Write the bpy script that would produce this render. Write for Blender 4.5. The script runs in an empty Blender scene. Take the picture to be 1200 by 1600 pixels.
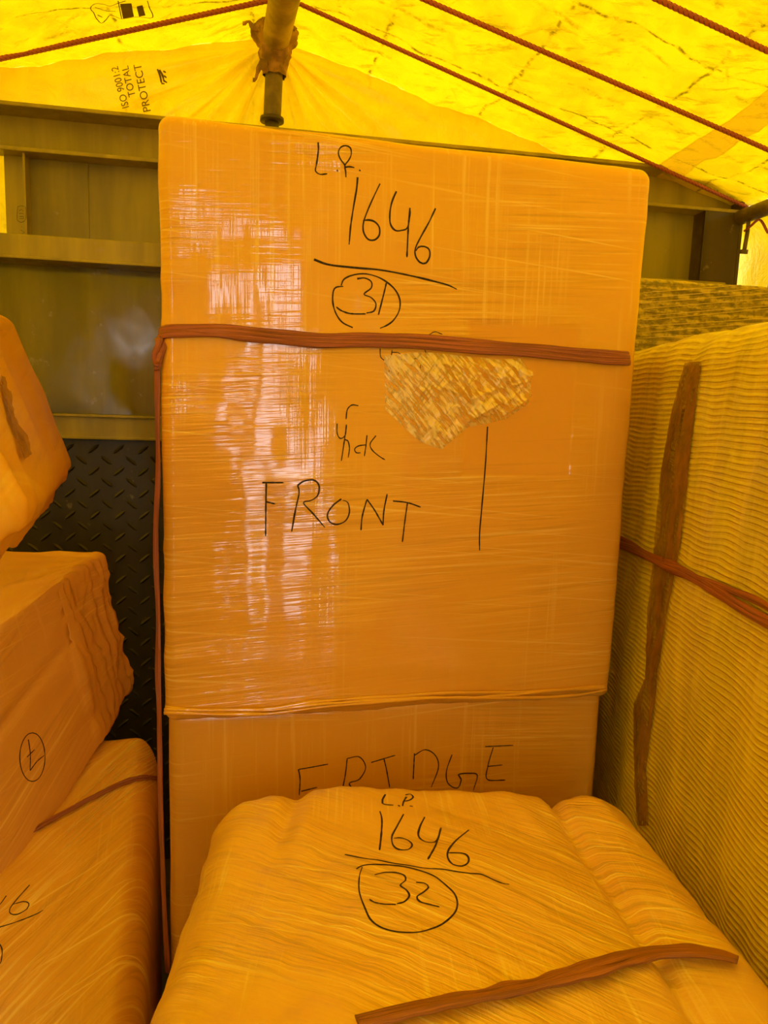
import bpy, bmesh, math, random
from mathutils import Vector, Matrix, noise
from mathutils.bvhtree import BVHTree
random.seed(4)
sc = bpy.context.scene
COL = sc.collection

# ---------------- camera, sky, sun, exposure ----------------
FPX = 1150.0
upc = Vector((271, 7850, 1150)).normalized()
fwc = Vector((0, 0, -1))
Yc = (fwc - fwc.dot(upc) * upc).normalized()
Xc = Yc.cross(upc)
RW = Matrix((Xc, Yc, upc))                  # camera -> world rotation
CAM = Vector((0, 0, 1.4))
cd = bpy.data.cameras.new('camera'); cam = bpy.data.objects.new('camera', cd); COL.objects.link(cam)
cd.sensor_fit = 'VERTICAL'; cd.sensor_height = 36; cd.lens = FPX / 1600 * 36
cd.clip_start = .02
cam.matrix_world = Matrix.Translation(CAM) @ RW.to_4x4()
sc.camera = cam

w = bpy.data.worlds.new('sky'); sc.world = w; w.use_nodes = True
bgn = w.node_tree.nodes['Background']
bgn.inputs[0].default_value = (.94, .95, 1, 1); bgn.inputs[1].default_value = 4.6
sl = bpy.data.lights.new('sun', 'SUN'); sun = bpy.data.objects.new('sun', sl); COL.objects.link(sun)
sl.energy = 7.0; sl.angle = math.radians(12); sl.color = (1, .96, .9)
sun.rotation_euler = Vector((-.25, .35, -1)).to_track_quat('-Z', 'Y').to_euler()
sc.view_settings.view_transform = 'Standard'; sc.view_settings.look = 'None'
sc.view_settings.gamma = 1; sc.view_settings.use_curve_mapping = False
sc.view_settings.exposure = 0.38
try:
    sc.cycles.max_bounces = 8; sc.cycles.diffuse_bounces = 5; sc.cycles.transmission_bounces = 6
except Exception: pass

# ---------------- helpers ----------------
def ray(px, py): return RW @ Vector(((px - 600) / FPX, -(py - 800) / FPX, -1))
def atp(px, py, p, n):
    d = ray(px, py); n = Vector(n); return CAM + d * ((Vector(p) - CAM).dot(n) / d.dot(n))
def atY(px, py, Y): return atp(px, py, (0, Y, 0), (0, 1, 0))
def atZ(px, py, z): return atp(px, py, (0, 0, z), (0, 0, 1))
def yw(a):
    a = math.radians(a); return Vector((math.cos(a), math.sin(a), 0)), Vector((-math.sin(a), math.cos(a), 0))
U6, V6 = yw(10); U13, V13 = yw(13); ZZ = Vector((0, 0, 1))
def T(u, v, z): return U6 * u + V6 * v + Vector((0, 0, z))       # truck body frame
def HB(px, py, v=2.15): return atp(px, py, V6 * v, V6)           # point on the headboard plane
def hbu(px, py, v=2.15): p = HB(px, py, v); return p.dot(U6), p.z

def lerp(a, b, t): return a + (b - a) * t
def sstep(a, b, x):
    t = max(0, min(1, (x - a) / (b - a))); return t * t * (3 - 2 * t)
def nz(p, s=1.0, seed=0.0): return noise.noise(Vector(p) * s + Vector((seed, seed * 1.7, -seed)))
def fbm(p, s=1.0, seed=0.0, o=4): return noise.fractal(Vector(p) * s + Vector((seed, seed * 1.7, -seed)), 1.0, 2.0, o)
def ridge(p, s=1.0, seed=0.0): return 1 - min(1, abs(nz(p, s, seed)) * 2.6)

def tag(o, label=None, cat=None, group=None, kind=None):
    if label: o['label'] = label
    if cat: o['category'] = cat
    if group: o['group'] = group
    if kind: o['kind'] = kind
    return o
def mesh_obj(name, verts, faces, mat, parent=None, smooth=True, uvs=None, pc=None):
    me = bpy.data.meshes.new(name); me.from_pydata([tuple(v) for v in verts], [], faces)
    me.update()
    if smooth: me.polygons.foreach_set('use_smooth', [True] * len(me.polygons))
    if uvs:
        l = me.uv_layers.new(name='UVMap')
        for lp in me.loops: l.data[lp.index].uv = uvs[lp.vertex_index]
    if pc:
        a = me.attributes.new('pc', 'FLOAT_VECTOR', 'POINT')
        for i, v in enumerate(pc): a.data[i].vector = v
    me.materials.append(mat)
    o = bpy.data.objects.new(name, me); COL.objects.link(o)
    if parent:
        o.parent = parent; o.matrix_parent_inverse = parent.matrix_world.inverted()
    return o
def empty(name, loc):
    o = bpy.data.objects.new(name, None); COL.objects.link(o); o.location = loc
    o.matrix_world = Matrix.Translation(loc); o.empty_display_size = .1
    return o
def bvh(*objs):
    V, F = [], []
    for o in objs:
        n = len(V); V += [v.co.copy() for v in o.data.vertices]
        F += [[n + i for i in p.vertices] for p in o.data.polygons]
    return BVHTree.FromPolygons(V, F)
def catmull(P, step):
    P = [Vector(p) for p in P]
    if len(P) < 2: return P
    Q = [P[0] * 2 - P[1]] + P + [P[-1] * 2 - P[-2]]
    out = []
    for i in range(1, len(Q) - 2):
        a, b, c, d = Q[i-1:i+3]
        n = max(1, int((c - b).length / step))
        for k in range(n):
            t = k / n
            out.append(.5 * ((2*b) + (c-a)*t + (2*a-5*b+4*c-d)*t*t + (3*b-a-3*c+d)*t*t*t))
    out.append(P[-1]); return out

class MB:
    """collects shapes into one mesh"""
    def __init__(s): s.v = []; s.f = []; s.uv = []
    def add(s, vs, fs, uv=None):
        n = len(s.v); s.v += vs; s.f += [[n + i for i in f] for f in fs]
        s.uv += uv if uv else [(0, 0)] * len(vs)
    def box(s, fr, lo, hi, bev=0.0):
        """box in frame function fr(u,v,z)"""
        bm = bmesh.new(); bmesh.ops.create_cube(bm, size=1)
        for v in bm.verts:
            v.co = Vector([lerp(lo[i], hi[i], v.co[i] + .5) for i in range(3)])
        if bev: bmesh.ops.bevel(bm, geom=bm.edges[:], offset=bev, segments=2, affect='EDGES', profile=.5)
        bm.verts.index_update()
        s.add([fr(*v.co) for v in bm.verts], [[v.index for v in f.verts] for f in bm.faces]); bm.free()
    def ribbon(s, P, Nn, wd, th, seg=8, wf=None, close=False):
        """flattened tube along P with surface normals Nn"""
        n = len(P); L = 0; vs = []; uv = []; fs = []
        for i in range(n):
            a = P[(i-1) % n] if close else P[max(0, i-1)]; b = P[(i+1) % n] if close else P[min(n-1, i+1)]
            t = (b - a).normalized() if (b - a).length > 1e-9 else Vector((1, 0, 0))
            N = Nn[i] - t * Nn[i].dot(t); N.normalize(); S = t.cross(N)
            if i: L += (P[i] - P[i-1]).length
            ww = wd * (wf(i / max(1, n-1)) if wf else 1)
            for k in range(seg):
                A = 2 * math.pi * k / seg
                vs.append(P[i] + S * (math.cos(A) * ww / 2) + N * (math.sin(A) * th / 2)); uv.append((L, k / seg))
        m = n if close else n - 1
        for i in range(m):
            for k in range(seg):
                j = (i + 1) % n
                fs.append([i*seg+k, i*seg+(k+1) % seg, j*seg+(k+1) % seg, j*seg+k])
        if not close:
            fs.append(list(range(seg))[::-1]); fs.append([(n-1)*seg+k for k in range(seg)])
        s.add(vs, fs, uv)
    def build(s, name, mat, parent=None, smooth=True): return mesh_obj(name, s.v, s.f, mat, parent, smooth, s.uv)

# ---------------- materials ----------------
class NT:
    def __init__(s, name):
        s.m = bpy.data.materials.new(name); s.m.use_nodes = True; s.t = s.m.node_tree
        s.t.nodes.clear(); s.out = s.t.nodes.new('ShaderNodeOutputMaterial')
    def n(s, typ, inp=None, **kw):
        d = s.t.nodes.new('ShaderNode' + typ)
        for k, v in kw.items(): setattr(d, k, v)
        for k, v in (inp or {}).items(): s.set(d, k, v)
        return d
    def set(s, d, k, v):
        if hasattr(v, 'is_output') or isinstance(v, bpy.types.NodeSocket): s.t.links.new(v, d.inputs[k])
        elif isinstance(v, tuple) and len(v) == 3 and d.inputs[k].type == 'RGBA': d.inputs[k].default_value = (*v, 1)
        else: d.inputs[k].default_value = v
    def pc(s): return s.n('Attribute', attribute_name='pc').outputs['Vector']
    def geo(s): return s.n('NewGeometry').outputs['Position']
    def uv(s): return s.n('UVMap').outputs[0]
    def map(s, vec, scale, rot=(0, 0, 0), loc=(0, 0, 0)):
        if any(rot): vec = s.n('Mapping', {'Vector': vec, 'Rotation': rot}).outputs[0]
        return s.n('Mapping', {'Vector': vec, 'Scale': scale, 'Location': loc}).outputs[0]
    def noise(s, vec, scale=1, detail=3, rough=.55, dist=0):
        return s.n('TexNoise', {'Vector': vec, 'Scale': scale, 'Detail': detail, 'Roughness': rough, 'Distortion': dist}).outputs['Fac']
    def ramp(s, fac, a, b, va=0.0, vb=1.0):
        return s.n('MapRange', {'Value': fac, 'From Min': a, 'From Max': b, 'To Min': va, 'To Max': vb}, interpolation_type='SMOOTHSTEP').outputs[0]
    def m_(s, op, a, b=0.0, c=0.0):
        d = s.n('Math', operation=op); s.set(d, 0, a); s.set(d, 1, b); s.set(d, 2, c); return d.outputs[0]
    def mix(s, f, a, b):
        d = s.n('Mix', data_type='RGBA')
        for i, v in ((0, f), (6, a), (7, b)):
            if isinstance(v, tuple): v = (*v, 1) if len(v) == 3 else v
            s.set(d, i, v)
        return d.outputs[2]
    def sep(s, vec): return s.n('SeparateXYZ', {'Vector': vec}).outputs
    def bump(s, h, dist=.01, strength=1.0, normal=None):
        i = {'Height': h, 'Distance': dist, 'Strength': strength}
        if normal is not None: i['Normal'] = normal
        return s.n('Bump', i).outputs[0]
    def fin(s, sh): s.t.links.new(sh, s.out.inputs[0]); return s.m

def film_mat(name, base, light, hfreq=170, rot=.05, vert=.6, coat=1.0, crough=.16, zmask=None, bare=None, strong=1.0, dirx=False, warp=0.0, softs=(2.2, 2.2, .5), softd=.006):
    """cardboard/paper under stretch film: fine drawn strands in the clear film layer"""
    N = NT(name); pc = N.pc()
    big = N.noise(N.map(pc, (1, 1, 1)), 3.0, 3)
    pw = pc
    if warp:
        nn = N.n('TexNoise', {'Vector': pc, 'Scale': 3.0, 'Detail': 1.0}).outputs['Color']
        vm = N.n('VectorMath', operation='MULTIPLY_ADD'); N.set(vm, 0, nn); vm.inputs[1].default_value = (warp,)*3; N.set(vm, 2, pc); pw = vm.outputs[0]
    rv = (lambda a: (0, a, 0)) if not dirx else (lambda a: (0, 0, a))
    sc1 = (3, 3, hfreq) if not dirx else (3, hfreq, 3)
    sc2 = (hfreq * .9, hfreq * .9, 3) if not dirx else (hfreq * .8, 4, 4)
    h1 = N.noise(N.map(pw, sc1, rv(rot)), 1, 2, .6)
    h2 = N.noise(N.map(pw, tuple(x * .45 for x in sc1), rv(rot * (2.2 if not dirx else 1.25)), (3, 1, 2)), 1, 3, .6)
    h3 = N.noise(N.map(pw, tuple(x * 1.3 if x > 10 else x * .6 for x in sc1), rv(-rot * 1.6 if not dirx else rot * .7), (7, 5, 1)), 1, 2, .5)
    v1 = N.noise(N.map(pw, sc2, (0, .01, 0)), 1, 2, .6)
    m1 = N.ramp(N.noise(N.map(pc, (1, 1, 2.2), loc=(4, 2, 8)), 2.6, 2), .40, .62)
    m2 = N.ramp(N.noise(N.map(pc, (2.5, 2.5, .8), loc=(1, 9, 3)), 2.6, 2), .45, .62)
    if zmask:
        z = N.sep(pc)[2]
        zm = N.ramp(z, zmask[0], zmask[1], .25, 1.0)
        m1 = N.m_('MAXIMUM', N.m_('MULTIPLY', m1, .55), N.m_('MULTIPLY', zm, m1)); m2 = N.m_('MULTIPLY', m2, zm)
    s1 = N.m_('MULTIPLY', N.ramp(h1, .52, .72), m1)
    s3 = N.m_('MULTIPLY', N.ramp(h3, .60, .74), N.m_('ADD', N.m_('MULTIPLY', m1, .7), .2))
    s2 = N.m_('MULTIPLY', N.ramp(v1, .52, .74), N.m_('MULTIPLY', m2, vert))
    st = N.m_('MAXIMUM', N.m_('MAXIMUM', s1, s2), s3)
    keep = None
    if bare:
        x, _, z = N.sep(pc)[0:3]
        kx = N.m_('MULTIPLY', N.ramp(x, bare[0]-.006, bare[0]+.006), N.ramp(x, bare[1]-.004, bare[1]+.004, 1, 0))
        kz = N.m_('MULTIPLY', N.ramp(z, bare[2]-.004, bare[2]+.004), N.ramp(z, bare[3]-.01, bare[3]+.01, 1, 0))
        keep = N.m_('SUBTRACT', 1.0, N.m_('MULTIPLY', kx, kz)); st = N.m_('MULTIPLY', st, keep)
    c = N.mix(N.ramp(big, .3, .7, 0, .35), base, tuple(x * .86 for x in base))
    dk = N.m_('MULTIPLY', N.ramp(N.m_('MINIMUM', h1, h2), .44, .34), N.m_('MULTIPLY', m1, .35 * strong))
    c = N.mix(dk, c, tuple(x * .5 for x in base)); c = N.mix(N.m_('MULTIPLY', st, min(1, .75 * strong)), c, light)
    hh = N.m_('ADD', N.m_('ADD', h1, N.m_('MULTIPLY', h2, 1.4)), N.m_('MULTIPLY', N.m_('MULTIPLY', v1, m2), vert))
    hh = N.m_('MULTIPLY', hh, N.m_('ADD', N.m_('MULTIPLY', m1, .8), .2))
    if keep is not None: hh = N.m_('MULTIPLY', hh, keep)
    b1 = N.bump(hh, .0012 * strong); 
    soft = N.noise(N.map(pc, softs), 4, 2)
    b2 = N.bump(hh, .0022 * strong, 1.0, N.bump(soft, softd))
    p = N.n('BsdfPrincipled', {'Base Color': c, 'Roughness': .55, 'Normal': b1, 'Coat Weight': (N.m_('MULTIPLY', keep, coat) if keep is not None else coat),
        'Coat Roughness': crough, 'Coat IOR': 1.75, 'Coat Normal': b2, 'Specular IOR Level': .3})
    return N.fin(p.outputs[0])

def plain(name, col, rough=.5, metal=0, spec=.5, bumpscale=None, bumpd=.002, var=.25, vscale=6):
    N = NT(name); P = N.geo()
    n1 = N.noise(P, vscale, 5, .6)
    c = N.mix(N.ramp(n1, .3, .7), col, tuple(x * (1 - var) for x in col))
    i = {'Base Color': c, 'Roughness': rough, 'Metallic': metal, 'Specular IOR Level': spec}
    if bumpscale: i['Normal'] = N.bump(N.noise(P, bumpscale, 3), bumpd)
    return N.fin(N.n('BsdfPrincipled', i).outputs[0])

def tarp_mat(name, tr, di, creases=True, wr=.02, band=None):
    N = NT(name); P = N.geo()
    u = N.n('VectorMath', {0: P, 1: tuple(U6)}, operation='DOT_PRODUCT').outputs['Value']
    v = N.n('VectorMath', {0: P, 1: tuple(V6)}, operation='DOT_PRODUCT').outputs['Value']
    wob = N.m_('MULTIPLY', N.m_('SUBTRACT', N.noise(P, 5, 4), .5), .09)
    n_big = N.noise(P, 3.2, 3); n_mid = N.noise(P, 13, 5, .62, .6); n_f = N.noise(P, 70, 3)
    def lines(x, period, off, wd, mlo, mhi, seed):
        f = N.m_('PINGPONG', N.m_('ADD', N.m_('ADD', x, off), wob), period / 2)
        l = N.ramp(f, 0, wd, 1, 0)
        return N.m_('MULTIPLY', l, N.ramp(N.noise(N.map(P, (1, 1, 1), loc=(seed, 0, seed)), 7, 4, .7), mlo, mhi))
    fb = N.ramp(N.noise(P, 55, 4, .7), .42, .6, .15, 1)
    c1 = N.m_('MULTIPLY', fb, lines(v, .42, 0.1, .007,   .34, .50, 1)); c2 = N.m_('MULTIPLY', fb, lines(u, .33, .02, .008, .40, .54, 5)); c3 = N.m_('MULTIPLY', fb, lines(v, .23, .2, .014, .44, .58, 9))
    st = N.m_('MULTIPLY', N.ramp(N.noise(N.map(P, (9, 34, 9), (0, 0, .5)), 1, 5, .7), .54, .66), N.ramp(N.noise(P, 4, 2), .40, .6)); c3 = N.m_('MAXIMUM', c3, N.m_('MULTIPLY', st, .8))
    vo = N.n('TexVoronoi', {'Vector': N.map(P, (1, 1, 1)), 'Scale': 5.5}, feature='DISTANCE_TO_EDGE').outputs['Distance']
    cr = N.m_('MULTIPLY', N.ramp(N.m_('ADD', vo, N.m_('MULTIPLY', N.m_('SUBTRACT', n_mid, .5), .1)), 0, .022, 1, 0), N.ramp(N.noise(P, 4, 3), .5, .68))
    sp = N.m_('MULTIPLY', N.ramp(n_f, .66, .74), N.ramp(N.noise(P, 5, 3), .5, .66))
    d = N.m_('MAXIMUM', N.m_('MAXIMUM', c1, c2), N.m_('MAXIMUM', N.m_('MULTIPLY', c3, .6), N.m_('MAXIMUM', N.m_('MULTIPLY', cr, .3), N.m_('MULTIPLY', sp, .6))))
    d = N.m_('MULTIPLY', d, 1.0 if creases else .22)
    n_sm = N.noise(P, 34, 4, .65, .4)
    var = N.ramp(N.m_('ADD', N.m_('ADD', N.m_('MULTIPLY', n_big, .35), N.m_('MULTIPLY', n_mid, .4)), N.m_('MULTIPLY', n_sm, .25)), .40, .58)
    tc = N.mix(var, tuple(x * .72 for x in tr), tr); tc = N.mix(d, tc, tuple(x * .22 for x in tr))
    if band:
        bu, bv, bc_, bw = band
        q = N.m_('ABSOLUTE', N.m_('SUBTRACT', N.m_('ADD', N.m_('MULTIPLY', u, bu), N.m_('MULTIPLY', v, bv)), bc_))
        q = N.m_('ADD', q, N.m_('MULTIPLY', N.m_('SUBTRACT', N.noise(P, 9, 3), .5), .014))
        bm_ = N.ramp(q, bw, bw + .003, 1, 0); ed = N.m_('MULTIPLY', N.ramp(N.m_('ABSOLUTE', N.m_('SUBTRACT', q, bw)), 0, .0035, 1, 0), .6)
        tc = N.mix(bm_, tc, (tr[0] * .62, tr[1] * .50, tr[2])); tc = N.mix(ed, tc, tuple(x * .3 for x in tr))
    dc = N.mix(d, di, tuple(x * .3 for x in di))
    if not creases:
        th, rr, _ = N.sep(N.pc())[0:3]
        fn = N.noise(N.n('CombineXYZ', {0: N.m_('MULTIPLY', th, 5.5), 1: N.m_('MULTIPLY', rr, 1.2)}).outputs[0], 1, 4, .7)
        fm = N.m_('MULTIPLY', N.ramp(fn, .54, .66), N.m_('MULTIPLY', N.ramp(rr, .02, .06), N.ramp(rr, .25, .6, 1, .15)))
        tc = N.mix(N.m_('MULTIPLY', fm, .8), tc, tuple(x * .3 for x in tr))
    h = N.m_('ADD', N.m_('MULTIPLY', n_mid, 1.0), N.m_('MULTIPLY', d, -.35))
    b = N.bump(h, wr, .8)
    t = N.n('BsdfTranslucent', {'Color': tc, 'Normal': b}); df = N.n('BsdfDiffuse', {'Color': dc, 'Normal': b})
    add = N.n('AddShader', {0: t.outputs[0], 1: df.outputs[0]})
    g = N.n('BsdfGlossy', {'Roughness': .35, 'Color': (.9, .9, .9), 'Normal': b})
    mx = N.n('MixShader', {0: .03, 1: add.outputs[0], 2: g.outputs[0]})
    return N.fin(mx.outputs[0])

def knit_mat(name, ca, cb, pitch, film=.5, mesh=False):
    N = NT(name); pc = N.pc(); x, y, z = N.sep(pc)[0:3]
    wob = N.m_('MULTIPLY', N.noise(N.map(pc, (1, 3, 3)), 3, 1), .02)
    zz = N.m_('ADD', z, wob)
    f = N.m_('PINGPONG', zz, pitch / 2)
    rib = N.ramp(f, pitch * .12, pitch * .36)
    rib = N.m_('MULTIPLY', rib, N.ramp(N.noise(N.map(pc, (9, 9, 4)), 3, 3), .25, .6, .35, 1))
    vt = N.noise(N.map(pc, (150, 150, 6)), 1, 2); fold = N.noise(N.map(pc, (6, 6, 1.1)), 2, 3)
    c = N.mix(N.m_('MULTIPLY', rib, .8 if mesh else .6), ca, cb)
    c = N.mix(N.ramp(fold, .42, .62, 0, .4), c, tuple(q * .6 for q in ca))
    di = N.noise(N.map(pc, (3, 140, 90), (.75, 0, 0)), 1, 3, .6)
    if mesh:
        bl = N.ramp(N.noise(N.map(pc, (34, 34, 60)), 1, 4, .7), .42, .6)
        c = N.mix(N.m_('MULTIPLY', bl, .75), c, (.10, .075, .02))
    low = N.ramp(z, -.35, .1, 1, .15)
    c = N.mix(N.m_('MULTIPLY', N.m_('MULTIPLY', N.ramp(di, .5, .7), low), .8), c, (.9, .72, .2))
    h = N.m_('ADD', N.m_('SUBTRACT', N.m_('MULTIPLY', vt, .5), rib), N.m_('MULTIPLY', di, N.m_('MULTIPLY', low, 1.2)))
    p = N.n('BsdfPrincipled', {'Base Color': c, 'Roughness': .7, 'Normal': N.bump(h, .002, 1, N.bump(fold, .02)), 'Coat Weight': film, 'Coat Roughness': .3, 'Sheen Weight': .1})
    return N.fin(p.outputs[0])

def strap_mat(name, col):
    N = NT(name); uv = N.uv()
    s = N.noise(N.map(uv, (5, 16, 1)), 1, 4, .65)
    c = N.mix(N.ramp(s, .38, .62), tuple(x * .5 for x in col), col)
    p = N.n('BsdfPrincipled', {'Base Color': c, 'Roughness': .4, 'Normal': N.bump(s, .003)})
    return N.fin(p.outputs[0])
def rope_mat(name, col):
    N = NT(name); uv = N.uv(); x, y, _ = N.sep(uv)[0:3]
    f = N.m_('FRACT', N.m_('ADD', N.m_('MULTIPLY', x, 85), N.m_('MULTIPLY', y, 3)))
    k = N.ramp(N.m_('PINGPONG', f, .5), .02, .22)
    c = N.mix(k, tuple(q * .35 for q in col), col)
    return N.fin(N.n('BsdfPrincipled', {'Base Color': c, 'Roughness': .6}).outputs[0])
def ink_mat():
    N = NT('marker ink'); s = N.noise(N.geo(), 260, 2)
    c = N.mix(N.ramp(s, .35, .6), (.012, .008, .006), (.05, .028, .015))
    return N.fin(N.n('BsdfPrincipled', {'Base Color': c, 'Roughness': .5, 'Specular IOR Level': .2}).outputs[0])

def metal_mat(name, col, rough, streak=True, spec=.6):
    N = NT(name); P = N.geo()
    st = N.noise(N.map(P, (9, 9, 1.2)), 1, 4, .6); sc_ = N.noise(P, 22, 5, .7)
    c = N.mix(N.ramp(st, .35, .65), col, tuple(x * .62 for x in col))
    c = N.mix(N.m_('MULTIPLY', N.ramp(sc_, .62, .72), .45), c, (.34, .27, .12))
    r = N.ramp(sc_, .3, .7, rough * .75, rough * 1.3)
    p = N.n('BsdfPrincipled', {'Base Color': c, 'Roughness': r, 'Specular IOR Level': spec, 'Normal': N.bump(N.noise(P, 5, 2), .006, .6)})
    return N.fin(p.outputs[0])

CARD = (.80, .405, .035); CARDL = (.98, .74, .16)
M = {}
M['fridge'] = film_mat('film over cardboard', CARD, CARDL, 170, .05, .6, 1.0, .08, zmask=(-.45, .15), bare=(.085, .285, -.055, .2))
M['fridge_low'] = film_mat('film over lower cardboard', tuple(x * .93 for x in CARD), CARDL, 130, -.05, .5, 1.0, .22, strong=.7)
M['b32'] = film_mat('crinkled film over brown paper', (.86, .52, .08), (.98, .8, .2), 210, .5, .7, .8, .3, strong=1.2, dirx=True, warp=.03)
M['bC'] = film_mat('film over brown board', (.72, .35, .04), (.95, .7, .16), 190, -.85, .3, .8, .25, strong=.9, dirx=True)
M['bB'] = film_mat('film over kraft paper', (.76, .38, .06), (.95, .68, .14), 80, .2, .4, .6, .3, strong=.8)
M['bA'] = film_mat('film over kraft wrapping', (.80, .43, .06), (.95, .7, .14), 60, .1, .3, .5, .35, strong=.5)
M['knit'] = knit_mat('yellow ribbed netting', (.98, .87, .07), (.66, .46, .03), .0095)
M['net'] = knit_mat('dark netting under film', (.66, .5, .06), (.2, .14, .02), .02, .6, True)
M['ink'] = ink_mat()
M['strap'] = strap_mat('reddish brown plastic twine', (.55, .17, .10))
M['strap2'] = strap_mat('brown plastic strap', (.52, .19, .07))
M['rope'] = rope_mat('maroon twisted rope', (.42, .10, .09))
M['tarp'] = tarp_mat('yellow tarpaulin roof', (.150, .094, .0002), (.72, .54, .003))
M['tarp_end'] = tarp_mat('yellow tarpaulin end', (.150, .094, .0002), (.72, .54, .003), False, .012)
M['band'] = tarp_mat('orange yellow seam band', (.15, .10, .0003), (.6, .42, .003), False, .005)
M['print'] = plain('faded printing ink', (.16, .10, .01), .7)
M['paint'] = metal_mat('olive painted steel', (.42, .33, .02), .4)
M['recess_shade'] = metal_mat('olive paint darkened as shade', (.30, .24, .02), .4)  # same olive paint, darkened to stand in for shade in the recess
M['panel'] = metal_mat('smooth green steel panel', (.19, .155, .015), .15, spec=.8)
M['checker'] = metal_mat('dark tread plate', (.045, .036, .014), .4)
M['dark'] = metal_mat('dark brown steel', (.08, .05, .02), .5)
M['ground'] = plain('dusty ground', (.22, .18, .13), .9)
M['pole'] = plain('weathered bamboo pole', (.50, .36, .10), .5, var=.55, vscale=14, bumpscale=40)
M['rust'] = plain('rusty steel pipe', (.22, .16, .06), .5, var=.5, vscale=20, bumpscale=60)
M['rag'] = plain('dirty brown cloth', (.45, .26, .07), .8, var=.6, vscale=26, bumpscale=50, bumpd=.006)
M['tape'] = plain('brown packing tape', (.40, .19, .03), .35, var=.35, vscale=40, bumpscale=90, bumpd=.003)
M['string'] = plain('pale yellow string', (.9, .72, .2), .5)
def see_through(mat, amt, scale, lo, hi, ang=0.0):
    t = mat.node_tree; out = [n for n in t.nodes if n.type == 'OUTPUT_MATERIAL'][0]; src = out.inputs[0].links[0].from_socket
    no = t.nodes.new('ShaderNodeTexNoise'); no.inputs['Scale'].default_value = 1; no.inputs['Detail'].default_value = 5
    mp = t.nodes.new('ShaderNodeMapping'); mp.inputs['Scale'].default_value = scale; mr_ = t.nodes.new('ShaderNodeMapping'); mr_.inputs['Rotation'].default_value = (0, ang, 0)
    ge = t.nodes.new('ShaderNodeNewGeometry'); t.links.new(ge.outputs['Position'], mr_.inputs[0]); t.links.new(mr_.outputs[0], mp.inputs[0]); t.links.new(mp.outputs[0], no.inputs[0])
    mr = t.nodes.new('ShaderNodeMapRange'); mr.inputs[1].default_value = lo; mr.inputs[2].default_value = hi; mr.inputs[3].default_value = amt[0]; mr.inputs[4].default_value = amt[1]
    t.links.new(no.outputs[0], mr.inputs[0]); tr = t.nodes.new('ShaderNodeBsdfTransparent'); mx = t.nodes.new('ShaderNodeMixShader')
    t.links.new(mr.outputs[0], mx.inputs[0]); t.links.new(tr.outputs[0], mx.inputs[1]); t.links.new(src, mx.inputs[2]); t.links.new(mx.outputs[0], out.inputs[0])
see_through(M['tape'], (.45, .92), (40, 40, 14), .38, .62)
M['clear'] = film_mat('bunched clear film', (1, .74, .2), (1, .85, .3), 140, .9, 1.0, 1.0, .15, strong=2.0, warp=.08)
see_through(M['clear'], (.12, .85), (190, 60, 32), .40, .55, .75)

# ---------------- the setting: truck body ----------------
def fl(u, v, z): return T(u, v, z)
HV = 2.15
UE = HB(1145, 318).dot(U6); UP = HB(1108, 338).dot(U6); UA = HB(45, 300).dot(U6); UB = HB(10, 300).dot(U6)
mb = MB(); mb.box(T, (-1.35, -1.7, -.06), (UE + .2, 2.3, 0)); tag(mb.build('floor', M['dark'], None, False), kind='structure')

mb = MB(); mb.box(T, (-12, -14, -1.0), (12, 12, -.95)); tag(mb.build('ground', M['ground'], None, False), kind='structure')  # unseen ground, added to keep bright sky light from entering below
ZH = (HB(0, 177).z + HB(250, 200).z) / 2
# headboard (wall_front)
mb = MB(); mb.box(T, (-1.2, HV + .035, 0), (UE - .01, HV + .042, 1.33)); wf = tag(mb.build('wall_front', M['dark'], None, False), kind='structure')
mb = MB(); mb.box(T, (-1.2, HV + .015, 1.33), (UE - .01, HV + .03, 1.75)); mb.build('smooth_panel', M['panel'], wf, False)
mb = MB(); mb.box(T, (UA, HV + .0, 1.75), (UE - .04, HV + .012, 2.03))
mb.box(T, (UA + .14, HV - .004, 1.79), (UA + .148, HV, 2.02)); mb.build('recessed_panel', M['recess_shade'], wf, False)
mb = MB()      # open channel along the top
mb.box(T, (-1.2, HV - .008, ZH - .095), (UE, HV + .0, ZH)); mb.box(T, (-1.2, HV - .085, ZH - .007), (UE, HV, ZH + .003), .002)
mb.box(T, (-1.2, HV - .06, ZH - .104), (UE, HV, ZH - .094), .002); mb.build('top_channel', M['paint'], wf, False)
mb = MB(); mb.box(T, (-1.2, HV - .065, 1.742), (UE - .04, HV, 1.797), .003); mb.box(T, (-1.2, HV - .075, 1.735), (UE - .04, HV + .03, 1.743), .002)
mb.build('middle_rail', M['paint'], wf, False)
mb = MB(); mb.box(T, (-1.2, HV - .022, 1.283), (UE - .01, HV, 1.342), .002); mb.box(T, (-1.2, HV - .03, 1.338), (UE - .01, HV, 1.345), .0015)
mb.box(T, (-1.2, HV - .028, 1.278), (UE - .01, HV, 1.285), .0015); mb.build('ledge', M['paint'], wf, False)
mb = MB(); mb.box(T, (UB, HV - .01, 1.797), (UA, HV - .004, ZH - .104)); mb.box(T, (UA, HV - .045, 1.797), (UA + .005, HV - .004, ZH - .104))
pst = mb.build('angle_post', M['paint'], wf, False)
mb = MB(); mb.box(T, (UP - .05, HV - .06, .0), (UP - .04, HV, ZH - .104)); mb.box(T, (UP - .05, HV - .06, 0), (UE - .01, HV - .05, ZH - .104), .002)
mb.box(T, (UE - .01, HV - .06, 0), (UE, HV + .01, ZH - .01)); mb.build('corner_post', M['dark'], wf, False)
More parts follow.
